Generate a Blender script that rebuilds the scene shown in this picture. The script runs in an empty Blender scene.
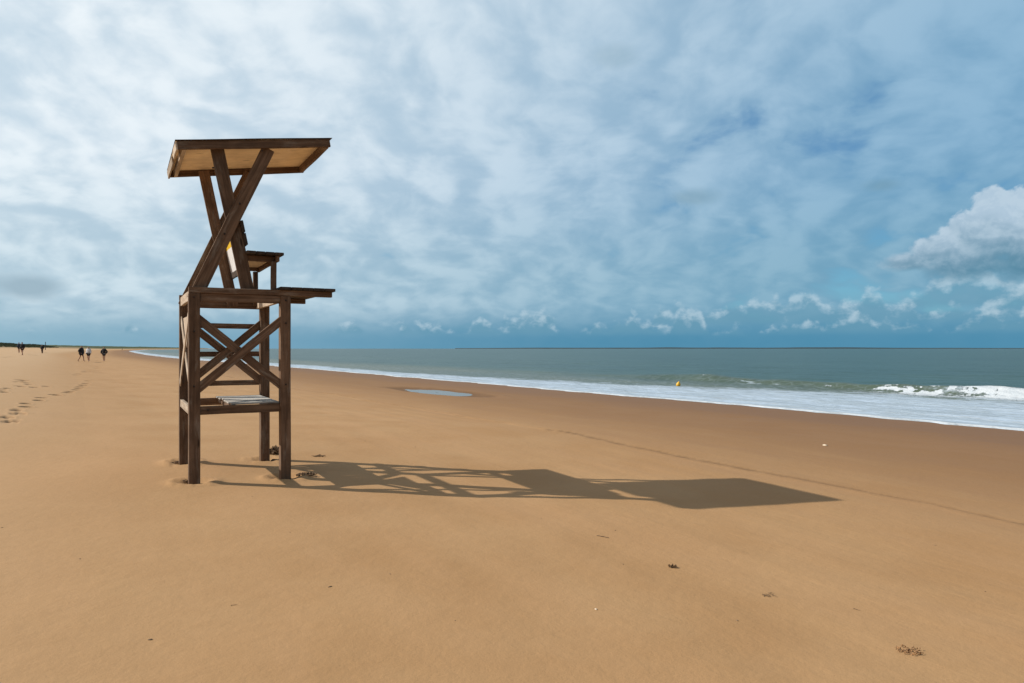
import bpy, bmesh, math, random
import numpy as np
from mathutils import Vector, Matrix, Euler

random.seed(7)
RNG = np.random.default_rng(11)
S = bpy.context.scene
COL = S.collection
R = math.radians

# ------------------------------------------------------------------ constants
F_PX = 696.69                 # focal length in pixels at 1024 wide
EYE = 1.65
HORIZON = 348.5
YAW = 0.5125                  # the tower faces the sea
E2 = (math.cos(YAW), math.sin(YAW))       # towards the sea
D2 = (-math.sin(YAW), math.cos(YAW))      # along the shore, away from the camera
TOWER = (-3.9658, 8.5449)
SUN_EL, SUN_AZ = 0.6183, -0.0329          # direction the light travels
SEA = -0.9
MD = bpy.data


# ------------------------------------------------------------------ helpers
def tag(o, label=None, cat=None, group=None, kind=None):
    if label: o['label'] = label
    if cat: o['category'] = cat
    if group: o['group'] = group
    if kind: o['kind'] = kind
    return o


def link(name, me, mat=None, parent=None):
    o = MD.objects.new(name, me)
    COL.objects.link(o)
    if mat is not None:
        me.materials.append(mat)
    if parent is not None:
        o.parent = parent
    return o


def grid_mesh(name, X, Y, Z):
    """one sheet from 2-D coordinate arrays"""
    nr, nc = X.shape
    co = np.stack([X, Y, Z], -1).reshape(-1, 3).astype(np.float32)
    i = np.arange(nr * nc).reshape(nr, nc)
    q = np.stack([i[:-1, :-1], i[:-1, 1:], i[1:, 1:], i[1:, :-1]], -1).reshape(-1, 4)
    me = MD.meshes.new(name)
    me.vertices.add(len(co)); me.vertices.foreach_set('co', co.ravel())
    me.loops.add(q.size); me.loops.foreach_set('vertex_index', q.ravel().astype(np.int32))
    me.polygons.add(len(q))
    me.polygons.foreach_set('loop_start', np.arange(0, q.size, 4, dtype=np.int32))
    me.polygons.foreach_set('use_smooth', np.ones(len(q), bool))
    me.update(calc_edges=True)
    return me


def vattr(me, name, arr):
    a = me.attributes.new(name, 'FLOAT', 'POINT')
    a.data.foreach_set('value', np.asarray(arr, np.float32).ravel())


_perm = RNG.random((256, 256))


def vnoise(x, y):
    xi = np.floor(x).astype(int); yi = np.floor(y).astype(int)
    fx = x - xi; fy = y - yi
    fx = fx * fx * fx * (fx * (fx * 6 - 15) + 10); fy = fy * fy * fy * (fy * (fy * 6 - 15) + 10)
    g = lambda a, b: _perm[a & 255, b & 255]
    return (g(xi, yi) * (1 - fx) + g(xi + 1, yi) * fx) * (1 - fy) + (g(xi, yi + 1) * (1 - fx) + g(xi + 1, yi + 1) * fx) * fy


def fbm(x, y, oct=4, rough=.5):
    s = 0; a = 1; n = 0
    for k in range(oct):
        s = s + a * vnoise(x * 2 ** k + 17.3 * k, y * 2 ** k + 5.1 * k); n += a; a *= rough
    return s / n - .5


def sstep(a, b, x):
    t = np.clip((x - a) / (b - a), 0, 1)
    return t * t * (3 - 2 * t)


# ------------------------------------------------------------------ node helpers
class NT:
    def __init__(self, tree):
        self.t = tree; self.n = tree.nodes; self.l = tree.links
        self.n.clear()

    def put(self, sock, v):
        if isinstance(v, bpy.types.NodeSocket):
            self.l.new(v, sock)
        elif isinstance(v, (tuple, list)):
            v = tuple(v)
            if len(sock.default_value) == 4 and len(v) == 3: v = v + (1,)
            sock.default_value = v
        else:
            sock.default_value = v

    def node(self, typ, props=None, **ins):
        nd = self.n.new(typ)
        for k, v in (props or {}).items(): setattr(nd, k, v)
        for k, v in ins.items():
            k = k.replace('_', ' ')
            self.put(nd.inputs[k], v)
        return nd

    def m(self, op, a, b=0.0, c=0.0, clamp=False):
        nd = self.n.new('ShaderNodeMath'); nd.operation = op; nd.use_clamp = clamp
        self.put(nd.inputs[0], a); self.put(nd.inputs[1], b); self.put(nd.inputs[2], c)
        return nd.outputs[0]

    def add(self, a, b): return self.m('ADD', a, b)
    def sub(self, a, b): return self.m('SUBTRACT', a, b)
    def mul(self, a, b): return self.m('MULTIPLY', a, b)
    def div(self, a, b): return self.m('DIVIDE', a, b)
    def mx(self, a, b): return self.m('MAXIMUM', a, b)

    def ss(self, x, a, b, lo=0.0, hi=1.0):
        nd = self.n.new('ShaderNodeMapRange'); nd.interpolation_type = 'SMOOTHSTEP'
        self.put(nd.inputs['Value'], x)
        for k, v in (('From Min', a), ('From Max', b), ('To Min', lo), ('To Max', hi)): self.put(nd.inputs[k], v)
        return nd.outputs[0]

    def mix(self, f, a, b, blend='MIX'):
        nd = self.n.new('ShaderNodeMix'); nd.data_type = 'RGBA'; nd.blend_type = blend
        self.put(nd.inputs[0], f); self.put(nd.inputs[6], a); self.put(nd.inputs[7], b)
        return nd.outputs[2]

    def noise(self, vec, scale, detail=4, rough=.5, dist=0.0, dim='3D', norm=True):
        nd = self.n.new('ShaderNodeTexNoise'); nd.noise_dimensions = dim
        self.put(nd.inputs['Vector'], vec); nd.inputs['Scale'].default_value = scale
        nd.inputs['Detail'].default_value = detail; nd.inputs['Roughness'].default_value = rough
        nd.inputs['Distortion'].default_value = dist
        return nd

    def xyz(self, x, y, z=0.0):
        nd = self.n.new('ShaderNodeCombineXYZ')
        for i, v in enumerate((x, y, z)): self.put(nd.inputs[i], v)
        return nd.outputs[0]

    def sep(self, v):
        nd = self.n.new('ShaderNodeSeparateXYZ'); self.put(nd.inputs[0], v)
        return nd.outputs

    def mapping(self, vec, scale=(1, 1, 1), rot=(0, 0, 0), loc=(0, 0, 0)):
        nd = self.n.new('ShaderNodeMapping'); self.put(nd.inputs['Vector'], vec)
        nd.inputs['Scale'].default_value = scale; nd.inputs['Rotation'].default_value = rot
        nd.inputs['Location'].default_value = loc
        return nd.outputs[0]

    def attr(self, name):
        nd = self.n.new('ShaderNodeAttribute'); nd.attribute_name = name
        return nd.outputs['Fac']

    def bump(self, h, dist, strength=1.0, normal=None):
        nd = self.n.new('ShaderNodeBump'); self.put(nd.inputs['Height'], h)
        nd.inputs['Distance'].default_value = dist; nd.inputs['Strength'].default_value = strength
        if normal is not None: self.l.new(normal, nd.inputs['Normal'])
        return nd.outputs[0]

    def vm(self, op, a, b):
        nd = self.n.new('ShaderNodeVectorMath'); nd.operation = op
        self.put(nd.inputs[0], a); self.put(nd.inputs[1], b)
        return nd.outputs['Value'] if op == 'DOT_PRODUCT' else nd.outputs[0]


def new_mat(name):
    m = MD.materials.new(name); m.use_nodes = True
    t = NT(m.node_tree)
    out = t.n.new('ShaderNodeOutputMaterial')
    bs = t.n.new('ShaderNodeBsdfPrincipled')
    t.l.new(bs.outputs[0], out.inputs[0])
    return m, t, bs


# ------------------------------------------------------------------ materials
def wood_mat(name, dark, light, worn, worn_amt, seed, rough=.85):
    m, t, b = new_mat(name)
    tc = t.node('ShaderNodeTexCoord').outputs['Object']
    rnd = t.attr('rnd')
    off = t.xyz(t.mul(rnd, 37.0), t.mul(rnd, 11.0), t.add(t.mul(rnd, 23.0), seed))
    v = t.vm('ADD', tc, off)
    grain = t.noise(t.mapping(v, (1.3, 26, 26)), 1.0, 6, .6, .5).outputs[0]
    fine = t.noise(t.mapping(v, (5, 150, 150)), 1.0, 3, .6).outputs[0]
    blot = t.noise(v, 3.2, 4, .6).outputs[0]
    g = t.ss(t.add(t.mul(grain, .75), t.mul(fine, .25)), .36, .64)
    col = t.mix(g, dark, light)
    col = t.mix(t.ss(blot, .35, .7, 0, .55), col, tuple(c * .62 for c in dark))
    wn = t.noise(t.mapping(v, (1.5, 7, 7)), 1.4, 5, .65).outputs[0]
    col = t.mix(t.ss(wn, .62 - .3 * worn_amt, .78 - .2 * worn_amt, 0, .85 * min(1, .35 + worn_amt)), col, worn)
    # knots
    kn = t.node('ShaderNodeTexVoronoi', {'feature': 'F1'}, Vector=t.mapping(v, (1.6, 7, 7)), Scale=1.0)
    col = t.mix(t.ss(kn.outputs['Distance'], .05, .13, .8, 0), col, tuple(c * .25 for c in dark))
    # each board its own tone
    hv = t.node('ShaderNodeHueSaturation', None, Color=col, Value=t.add(.78, t.mul(rnd, .44)))
    t.l.new(hv.outputs[0], b.inputs['Base Color'])
    b.inputs['Roughness'].default_value = rough
    b.inputs['Specular IOR Level'].default_value = .25
    t.l.new(t.bump(t.add(t.mul(grain, .6), t.mul(fine, .5)), .004, .8), b.inputs['Normal'])
    return m


M_WOOD = wood_mat('stained_timber', (.105, .060, .036), (.215, .132, .084), (.30, .25, .205), .34, 1.0)
M_PALE = wood_mat('sunlit_side_timber', (.34, .26, .19), (.52, .42, .33), (.58, .51, .43), .5, 2.0)  # paler copy of the timber, sunlight on landward boards put into its colour
M_GREY = wood_mat('silver_grey_timber', (.30, .27, .24), (.50, .47, .43), (.60, .58, .54), .6, 3.0)
M_DECK = wood_mat('blackened_timber', (.035, .025, .02), (.085, .06, .045), (.16, .13, .1), .2, 4.0)
M_PLY = wood_mat('roof_plywood', (.76, .60, .40), (.83, .68, .47), (.68, .52, .33), .1, 5.0)


def plain(name, col, rough=.7, metal=0.0, var=.25, scale=20):
    m, t, b = new_mat(name)
    tc = t.node('ShaderNodeTexCoord').outputs['Object']
    n = t.noise(tc, scale, 4, .6).outputs[0]
    c = t.mix(t.ss(n, .3, .7), tuple(x * (1 - var) for x in col), tuple(min(1, x * (1 + var)) for x in col))
    t.l.new(c, b.inputs['Base Color'])
    b.inputs['Roughness'].default_value = rough; b.inputs['Metallic'].default_value = metal
    t.l.new(t.bump(n, .002, .4), b.inputs['Normal'])
    return m


M_BOLT = plain('rusty_bolt', (.05, .035, .03), .6, .6)
M_SEAWEED = plain('dry_seaweed', (.125, .07, .032), .85, 0, .5, 40)
M_TWIG = plain('driftwood', (.13, .085, .05), .85, 0, .3, 40)
M_SPECK = plain('speck_wood', (.20, .13, .075), .85, 0, .3, 40)
M_SHELL = plain('shell', (.62, .52, .40), .6, 0, .3, 60)
M_BUOY = plain('buoy_plastic', (.75, .42, .03), .45, 0, .15, 8)
M_SKIN = plain('skin', (.36, .2, .14), .6, 0, .1)
M_DARK = plain('dark_cloth', (.012, .013, .018), .9)
M_NAVY = plain('navy_cloth', (.014, .03, .06), .9)
M_MAROON = plain('maroon_cloth', (.045, .014, .012), .9)
M_WHITE = plain('white_cloth', (.62, .64, .68), .9)
M_HAIR = plain('hair', (.025, .017, .012), .8)
M_POLE = plain('weathered_pole', (.05, .05, .06), .8)


def sign_mat():
    m, t, b = new_mat('sign_board')
    tc = t.node('ShaderNodeTexCoord').outputs['Object']
    x, y, z = t.sep(tc)
    top = t.m('GREATER_THAN', y, .325)
    n = t.noise(tc, 9, 4, .6).outputs[0]
    wh = t.mix(t.ss(n, .45, .75), (.78, .78, .8), (.62, .61, .63))
    ye = t.mix(t.ss(n, .45, .75), (.78, .50, .02), (.62, .38, .02))
    t.l.new(t.mix(top, wh, ye), b.inputs['Base Color'])
    b.inputs['Roughness'].default_value = .45
    return m


M_SIGN = sign_mat()

# ------------------------------------------------------------------ shore and terrain functions
_ts = np.array([-4000, -200, 0, 30, 60, 100, 160, 210, 320, 500, 800, 1500, 3000, 6000, 12000.])
_ss = np.array([25.5, 25.5, 25.4, 24.2, 22.3, 20.4, 16, 12.5, 9.5, 8.0, 8, 40, 260, 640, 1300.])


def st(x, y):
    return x * E2[0] + y * E2[1], x * D2[0] + y * D2[1]


def xy(s, t):
    return s * E2[0] + t * D2[0], s * E2[1] + t * D2[1]


def s_shore(t):
    w = .5 * np.interp(t - 12, _ts, _ss) + .5 * np.interp(t + 12, _ts, _ss)
    return w


_qs = np.array([-4000, -300, -160, -110, -62, -50, -42, -36, -31, -28, -24.5, -17, -8, 0, 12, 40, 200, 800, 20000.])
_qz = np.array([3.0, 4.5, 5.6, 4.0, 1.65, 1.4, 1.2, .98, .70, .40, .02, -.29, -.60, SEA, -1.5, -2.6, -6, -14, -30.])


def foot_list():
    pix = [(6.4, 417.5), (11, 421.8), (17, 409.7), (19.3, 413.4), (25.8, 403.5), (26, 406.7), (41.9, 398.1), (38.7, 400.5),
           (54.6, 394.6), (57.5, 395.4), (68, 392.8), (70.3, 391.8), (76.3, 390), (79, 388.6), (81.5, 387), (84, 385.4), (86.4, 383.6), (89.4, 380.9),
           (77, 375.2), (79.5, 374), (86, 372.2), (88, 371.4), (97, 368.2), (100, 366.9), (97, 362.5), (94.5, 360.6), (99, 357.4),
           (3.2, 389.3), (1, 391), (8, 388.4), (5, 392.4), (19.3, 386), (22.5, 386.5), (23, 381), (20.5, 379.8), (27, 382.6), (29, 384.4), (26, 380.6), (34.6, 387.3), (46.7, 386.5), (18, 381.8)]
    pix += [(30, 354.6), (33, 355.2), (36.5, 355.4), (38.5, 355.2), (6, 357.4), (10, 357.2), (14, 357), (45, 352.6)]
    return pix


def base_z(x, y):
    s, t = st(x, y)
    q = s - s_shore(t)
    z = np.interp(q - .8, _qs, _qz) * .5 + np.interp(q + .8, _qs, _qz) * .5
    # plane measured round the tower
    zp = -.0426 * (x - TOWER[0]) - .0041 * (y - TOWER[1])
    r = np.hypot(x - .5, (y - 7.5))
    w = 1 - sstep(6.5, 15, r)
    z = z * (1 - w) + zp * w
    # dunes far up the beach
    dune = sstep(-62, -90, q)
    n = fbm(x / 26., y / 26., 4)
    z = z + dune * (n * 3.4 + 2.0)
    return z, q, t


def ray_ground(px, py):
    k = (px - 512) / F_PX; sl = (HORIZON - py) / F_PX
    Y = np.geomspace(2.2, 900, 6000)
    z, _, _ = base_z(k * Y, Y)
    d = EYE + sl * Y - z
    i = int(np.argmax(d < 0)) if (d < 0).any() else len(Y) - 1
    a, bb = d[i - 1], d[i]
    y = Y[i - 1] + (Y[i] - Y[i - 1]) * a / (a - bb) if a != bb else Y[i]
    return k * y, y, float(base_z(np.array([k * y]), np.array([y]))[0][0])


FEET = []
for i, (px, py) in enumerate(foot_list()):
    x, y, z = ray_ground(px, py)
    FEET.append((x, y, random.uniform(-.5, .5) + math.pi * .62, 1.0))

PUDDLE_C = ray_ground(437, 391)
PUD_ANG = math.atan2(D2[1], D2[0]) + .06
LEGS = [(.065, .065), (1.156, .065), (.065, 1.554), (1.156, 1.554)]


def tower_xy(u, v):
    return TOWER[0] + u * E2[0] + v * D2[0], TOWER[1] + u * E2[1] + v * D2[1]


def terrain(x, y):
    """height, dampness (sand turned over or wetted), q, t"""
    z, q, t = base_z(x, y)
    near = 1 - sstep(60, 300, np.hypot(x, y))
    z = z + near * (fbm(x / 3.1, y / 3.1, 3) * .035 + fbm(x / .9, y / .9, 3) * .012) * (.35 + .65 * (1 - sstep(-16, -10, q)))
    # faint ripples and swash lines that run with the shore
    z = z + near * .006 * np.sin(q * 9 + 5 * fbm(x / 2.5, y / 2.5, 2)) * sstep(-24, -20, q) * (1 - sstep(-17, -14, q)) * (fbm(x / 4., y / 4., 2) + .4)
    # the tide line: a small step with a ridge of turned sand
    wob = .35 * fbm(t / 2.2, t * 0 + 3., 3) + .9 * fbm(t / 9., t * 0 + 9., 2)
    wob = wob + .12 * np.clip(8 - t, 0, 5)
    ql = q + 16.4 - wob
    near2 = 1 - sstep(45, 110, np.hypot(x, y))
    z = z + near2 * (.018 * np.exp(-(ql / .07) ** 2) - .02 * np.exp(-((ql - .13) / .06) ** 2)) * (.5 + .8 * np.clip(fbm(x / .35, y / .35, 3) + .5, 0, 1))
    damp = np.zeros_like(x)
    damp = np.maximum(damp, near2 * .5 * np.exp(-((ql - .09) / .11) ** 2) * np.clip(.40 + 2.2 * fbm(x / .3, y / .3, 3) + 1.8 * fbm(x / 1.7, y / 1.7, 2), 0, 1))
    # puddle hollow
    px, py, pz = PUDDLE_C
    ca, sa = math.cos(PUD_ANG), math.sin(PUD_ANG)
    a = (x - px) * ca + (y - py) * sa; b = -(x - px) * sa + (y - py) * ca
    rr = (a / 3.7) ** 2 + (b / 1.05) ** 2
    rr = rr + 1.1 * fbm(x / 1.3, y / 1.3, 4)
    m = 1 - sstep(1.2, 4.0, rr)
    z = z * (1 - m) + (pz - .075 + .05 * (rr - 1)) * m
    damp = np.maximum(damp, .5 * (1 - sstep(1.0, 2.6, rr + .8 * fbm(x / .5, y / .5, 3))))
    # scour and small heaps round the posts
    for u, v in LEGS:
        lx, ly = tower_xy(u, v)
        d = np.hypot(x - lx, y - ly)
        z = z - .045 * np.exp(-(d / .17) ** 2) + .028 * np.exp(-((d - .24) / .09) ** 2) * (1 + 1.6 * fbm(x / .12, y / .12, 2))
    # footprints
    sel = np.where((x < -4) & (y > 8) & (y < 200))
    if len(sel[0]):
        X = x[sel]; Y = y[sel]; dz = np.zeros_like(X); dd = np.zeros_like(X)
        for fx, fy, ang, k in FEET:
            k = 1 + max(0, fy - 22) / 26.
            j = np.where((np.abs(X - fx) < .7 * k) & (np.abs(Y - fy) < .7 * k))[0]
            if not len(j): continue
            c, s_ = math.cos(ang), math.sin(ang)
            aa = (X[j] - fx) * c + (Y[j] - fy) * s_; bb = -(X[j] - fx) * s_ + (Y[j] - fy) * c
            r2 = (aa / .185 / k) ** 2 + (bb / .105 / k) ** 2
            hole = np.exp(-r2 ** 2)
            dz[j] += -.08 * k ** .5 * hole + .010 * np.exp(-((np.sqrt(r2) - 1.5) / .35) ** 2)
            dd[j] = np.maximum(dd[j], hole ** .6)
        z[sel] += dz; damp[sel] = np.maximum(damp[sel], dd)
    return z, damp, q, t


# ------------------------------------------------------------------ ground
def ground():
    fr = math.atan(560 / F_PX)
    a = np.concatenate([np.linspace(-math.pi, -fr, 60)[:-1], np.arctan(np.linspace(-560, 560, 1000) / F_PX), np.linspace(fr, math.pi, 60)[1:]])
    h = 1.75
    ypx = np.concatenate([np.linspace(700, 75, 560), np.linspace(75, 22, 230)[1:], np.linspace(22, 5, 90)[1:]])
    r = F_PX * h / ypx
    r = np.concatenate([[.05, .4, .9, 1.4], r, np.geomspace(r[-1], 14000, 70)[1:]])
    A, Rr = np.meshgrid(a, r)
    # the same depth along a row so that rows run level inside the view
    k = np.where(np.abs(A) < fr, 1 / np.cos(np.clip(A, -fr, fr)), 1 / math.cos(fr))
    X = np.sin(A) * Rr * k; Y = np.cos(A) * Rr * k
    Z, damp, q, t = terrain(X, Y)
    me = grid_mesh('sand', X, Y, Z)
    vattr(me, 'damp', damp); vattr(me, 'q', q); vattr(me, 't', t)
    m, T, b = new_mat('beach_sand')
    pos = T.node('ShaderNodeNewGeometry').outputs['Position']
    q = T.attr('q'); tt = T.attr('t'); damp = T.attr('damp')
    sh = T.xyz(q, T.mul(tt, .22), 0.0)
    big = T.noise(pos, .55, 5, .55).outputs[0]
    streak = T.noise(sh, .9, 5, .6).outputs[0]
    fine = T.noise(pos, 9., 5, .6).outputs[0]
    grain = T.noise(pos, 150., 3, .75).outputs[0]
    dry = T.mix(T.ss(big, .3, .7), (.380, .221, .104), (.428, .262, .132))
    dry = T.mix(T.ss(streak, .42, .68, 0, .55), dry, (.45, .27, .138))
    dry = T.mix(T.ss(T.add(q, T.mul(T.sub(big, .5), 3.0)), -24.0, -30.0), dry, (.50, .335, .195))
    dry = T.mix(T.ss(fine, .35, .75, 0, .16), dry, (.36, .21, .098))
    # wetness grows towards the water with an uneven edge
    qq = T.add(q, T.add(T.mul(T.sub(streak, .5), 6.0), T.mul(T.sub(big, .5), 4.0)))
    w1 = T.ss(qq, -19.5, -9.5, 0, .64)
    w2 = T.ss(qq, -9.0, -3.5, 0, .22)
    wet = T.add(w1, w2)
    wet = T.m('ADD', wet, T.ss(q, -1.2, -.4, 0, .15), 0, True)
    col = T.mix(wet, dry, (.178, .093, .046))
    col = T.mix(T.mul(damp, .95), col, (.07, .036, .017))
    spk = T.node('ShaderNodeTexVoronoi', {'feature': 'F1'}, Vector=pos, Scale=26.)
    spn = T.noise(pos, 2.0, 3).outputs[0]
    dots = T.mul(T.ss(spk.outputs['Distance'], .05, .11, 1, 0), T.ss(spn, .56, .72))
    col = T.mix(T.mul(dots, .55), col, (.13, .075, .04))
    col = T.mix(T.ss(grain, .3, .72, 0, .30), col, T.mix(1.0, col, (.7, .68, .66), 'MULTIPLY'))
    # up on the dunes marram grass takes over
    z = T.sep(pos)[2]
    gr = T.m('MAXIMUM', T.mul(T.ss(tt, 600, 1500), T.ss(q, -26, -60)), T.mul(T.ss(T.add(T.mul(q, -1), T.mul(T.sub(big, .5), 30)), 60, 84), T.ss(z, 1.6, 2.3)))
    col = T.mix(gr, col, T.mix(T.ss(fine, .3, .7), (.035, .055, .02), (.07, .085, .035)))
    T.l.new(col, b.inputs['Base Color'])
    T.put(b.inputs['Roughness'], T.ss(wet, .5, 1.0, .92, .62))
    T.put(b.inputs['Specular IOR Level'], T.ss(wet, .5, 1.0, .12, .16))
    hgt = T.add(T.add(T.mul(fine, .9), T.mul(grain, .10)), T.mul(T.noise(pos, 42., 4, .6).outputs[0], .22))
    lines = T.noise(T.xyz(q, T.mul(tt, .07), 2.0), 4.5, 5, .6).outputs[0]
    hgt = T.add(hgt, T.mul(T.mul(lines, T.ss(q, -24, -19)), 1.1))
    T.l.new(T.bump(hgt, .014, T_BUMP), b.inputs['Normal'])
    o = link('sand', me, m); tag(o, kind='structure')


T_BUMP = .55
ground()


# ------------------------------------------------------------------ sea
def wave_h(q, t):
    """height above sea level, breaking foam"""
    wob = 2.2 * fbm(t / 16., t * 0 + 1., 3)
    h = np.zeros_like(q); foam = np.zeros_like(q)
    # the breaker: strongest close to the camera, dying out along the shore
    qc = 15.2 + wob + .03 * (t - 20)
    amp = .62 * (1 - sstep(34, 62, t)) * (.75 + .7 * fbm(t / 5., t * 0 + 2., 3))
    d = q - qc
    prof = np.where(d < 0, np.exp(-(d / .75) ** 2), np.exp(-(d / 2.6) ** 2))
    h += amp * prof
    lip = np.exp(-((d + .25) / .55) ** 2)
    brk = sstep(.40, .62, .5 + fbm(t / 2.4, q / 1.2, 5, .72) * 1.25 + .20 * (1 - sstep(18, 27, t)) - .03 - .30 * sstep(22, 31, t))
    foam = np.maximum(foam, lip * brk * np.clip(amp / .2, 0, 1) * 1.1)
    # white water tumbling down the face where it has already broken
    face = sstep(-2.6, -1.4, d) * (1 - sstep(-.3, .2, d))
    foam = np.maximum(foam, face * sstep(.46, .66, .5 + fbm(t / 1.1, q / .7 + t * .3, 5, .7) * 1.1 + .24 * (1 - sstep(17, 26, t)) - .05 - .3 * sstep(21, 29, t)))
    # collapsed white water in front of it
    foam = np.maximum(foam, .62 * np.exp(-((d + 1.7) / 1.1) ** 2) * (1 - sstep(18, 36, t)))
    h += .05 * np.exp(-((d + 1.8) / .9) ** 2) * (1 + 2 * fbm(t / .8, q / .6, 3)) * (1 - sstep(25, 45, t))
    # a lower swell behind and smaller chop
    for qk, ak, wk, sd in ((27, .16, 2.6, 4.), (44, .15, 3.2, 6.), (68, .16, 4., 8.), (100, .18, 5., 10.)):
        dk = q - qk - 5 * fbm(t / 30., t * 0 + sd, 3)
        h += ak * np.exp(-(dk / wk) ** 2) * (.6 + 1.2 * fbm(t / 14., q / 14. + sd, 2))
    chop = fbm(q / 1.6, t / 4.0, 4) * .16 + fbm(q / 5., t / 12., 3) * .2
    h += chop * sstep(5, 22, q) * (1 - sstep(150, 500, q))
    return h, foam


def sea():
    fr = math.atan(545 / F_PX)
    a = np.concatenate([np.linspace(-1.25, -fr, 20)[:-1], np.arctan(np.linspace(-545, 545, 900) / F_PX), np.linspace(fr, 2.2, 60)[1:]])
    # rows follow the shore: q measured from the waterline
    qv = np.concatenate([np.linspace(-1.6, 2, 60), np.linspace(2, 26, 190)[1:], np.linspace(26, 60, 110)[1:], np.geomspace(60, 13000, 130)[1:]])
    # columns: positions along the shore
    tv = np.concatenate([np.linspace(-160, -22, 40)[:-1], np.linspace(-22, 50, 560)[:-1], np.geomspace(50, 800, 420)[:-1], np.geomspace(800, 14000, 60)])
    Q, Tt = np.meshgrid(qv, tv, indexing='ij')
    Ss = Q + s_shore(Tt)
    X, Y = xy(Ss, Tt)
    h, foam = wave_h(Q, Tt)
    front = -.55 + 1.5 * fbm(Tt / 6., Tt * 0, 3) + .7 * fbm(Tt / 1.4, Tt * 0 + 4, 3)      # where the swash stops
    zt, _, _, _ = terrain(X, Y)
    z = SEA + h * sstep(1.0, 6., Q)
    film = np.clip((Q - front) / .35, -1, 1)
    z = np.where(Q < 5, np.maximum(z, zt + np.where(film > 0, .035 * film ** .5, -.3)), z)
    z = np.where(film < 0, zt - .02 - .3 * np.minimum(1, -film * 2), z)
    # thickness rolled up at the swash edge
    z = z + .03 * np.exp(-((Q - front - .22) / .16) ** 2) * (film > 0)
    me = grid_mesh('sea', X, Y, z)
    vattr(me, 'q', Q); vattr(me, 't', Tt); vattr(me, 'foam', foam)
    vattr(me, 'edge', Q - front)
    vattr(me, 'line', Q - front - 2.3 - 3.0 * fbm(Tt / 7., Tt * 0 + 21, 3) - 1.0 * fbm(Tt / 1.7, Tt * 0 + 31, 3))
    wd = 5.0 + 8.0 * (1 - sstep(12, 60, Tt)) + 2.5 * fbm(Tt / 9., Tt * 0 + 7, 3)
    vattr(me, 'wash', Q / wd)
    m, T, b = new_mat('sea_water')
    pos = T.node('ShaderNodeNewGeometry').outputs['Position']
    q = T.attr('q'); tt = T.attr('t'); fo = T.attr('foam'); ed = T.attr('edge'); wa = T.attr('wash')
    sh = T.xyz(q, T.mul(tt, .3), 0.0)
    n1 = T.noise(sh, .9, 6, .62).outputs[0]
    n2 = T.noise(pos, 2.6, 5, .65).outputs[0]
    n3 = T.noise(sh, .06, 4, .6).outputs[0]
    n4 = T.noise(pos, 7.0, 5, .7).outputs[0]
    # sand stirred up in the shallows, green-grey farther out
    deep = T.mix(T.ss(q, 9, 24), (.10, .115, .07), (.043, .090, .086))
    deep = T.mix(T.ss(n3, .35, .65, 0, .6), deep, (.030, .070, .071))
    # wash foam: nearly closed sheet broken by thin streaks
    wn = T.add(T.mul(n1, .75), T.mul(n2, .35))
    f1 = T.ss(T.add(T.mul(T.sub(1.0, wa), .9), T.mul(T.sub(wn, .55), 1.7)), -.12, .16)
    edge = T.mul(T.ss(ed, 0.0, .08), T.ss(ed, .35, 1.1, 1, 0))
    ln = T.attr('line')
    edge2 = T.mul(T.mul(T.ss(ln, -.02, .05), T.ss(ln, .12, .55, 1, 0)), .75)
    edge = T.m('MAXIMUM', edge, T.mul(edge2, T.ss(n2, .35, .6)))
    holes = T.ss(T.add(n1, T.mul(n2, .4)), .54, .78, 1, .74)
    f1 = T.mul(f1, holes)
    lace = T.node('ShaderNodeTexVoronoi', {'feature': 'DISTANCE_TO_EDGE'}, Vector=T.vm('ADD', pos, T.xyz(T.mul(n2, .6), n1, 0.)), Scale=1.5)
    br = T.ss(T.add(fo, T.add(T.mul(T.sub(n2, .5), .9), T.mul(T.sub(n4, .5), 1.1))), .30, .62)
    # scattered flecks of old foam farther out
    fl = T.mul(T.ss(T.noise(T.xyz(q, T.mul(tt, .35), 3.0), .55, 6, .7).outputs[0], .665, .72), T.mul(T.ss(q, 60, 16), .55))
    lacef = T.mul(T.ss(lace.outputs[0], .09, .02), T.mul(T.ss(q, 17, 11), .35))
    sheet = T.m('MAXIMUM', f1, edge)
    ftot = T.m('MAXIMUM', T.m('MAXIMUM', sheet, br), T.m('MAXIMUM', fl, lacef), 0, True)
    fcol = T.mix(T.m('MAXIMUM', br, edge), (.45, .55, .67), (.52, .57, .62))
    fcol = T.mix(T.ss(n2, .4, .75, 0, .5), fcol, (.36, .43, .50))
    col = T.mix(ftot, deep, fcol)
    T.l.new(col, b.inputs['Base Color'])
    T.put(b.inputs['Roughness'], T.m('MULTIPLY_ADD', ftot, .4, .32))
    T.put(b.inputs['Specular IOR Level'], T.m('MULTIPLY_ADD', ftot, -.05, .17))
    b.inputs['IOR'].default_value = 1.33
    hb = T.add(T.mul(T.noise(sh, 2.4, 5, .6).outputs[0], 1.0), T.mul(T.noise(sh, .35, 4, .6).outputs[0], 3.0))
    hb = T.add(hb, T.mul(ftot, T.mul(n2, .6)))
    T.l.new(T.bump(hb, .16, .8), b.inputs['Normal'])
    o = link('sea', me, m); tag(o, kind='structure')


sea()

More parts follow.
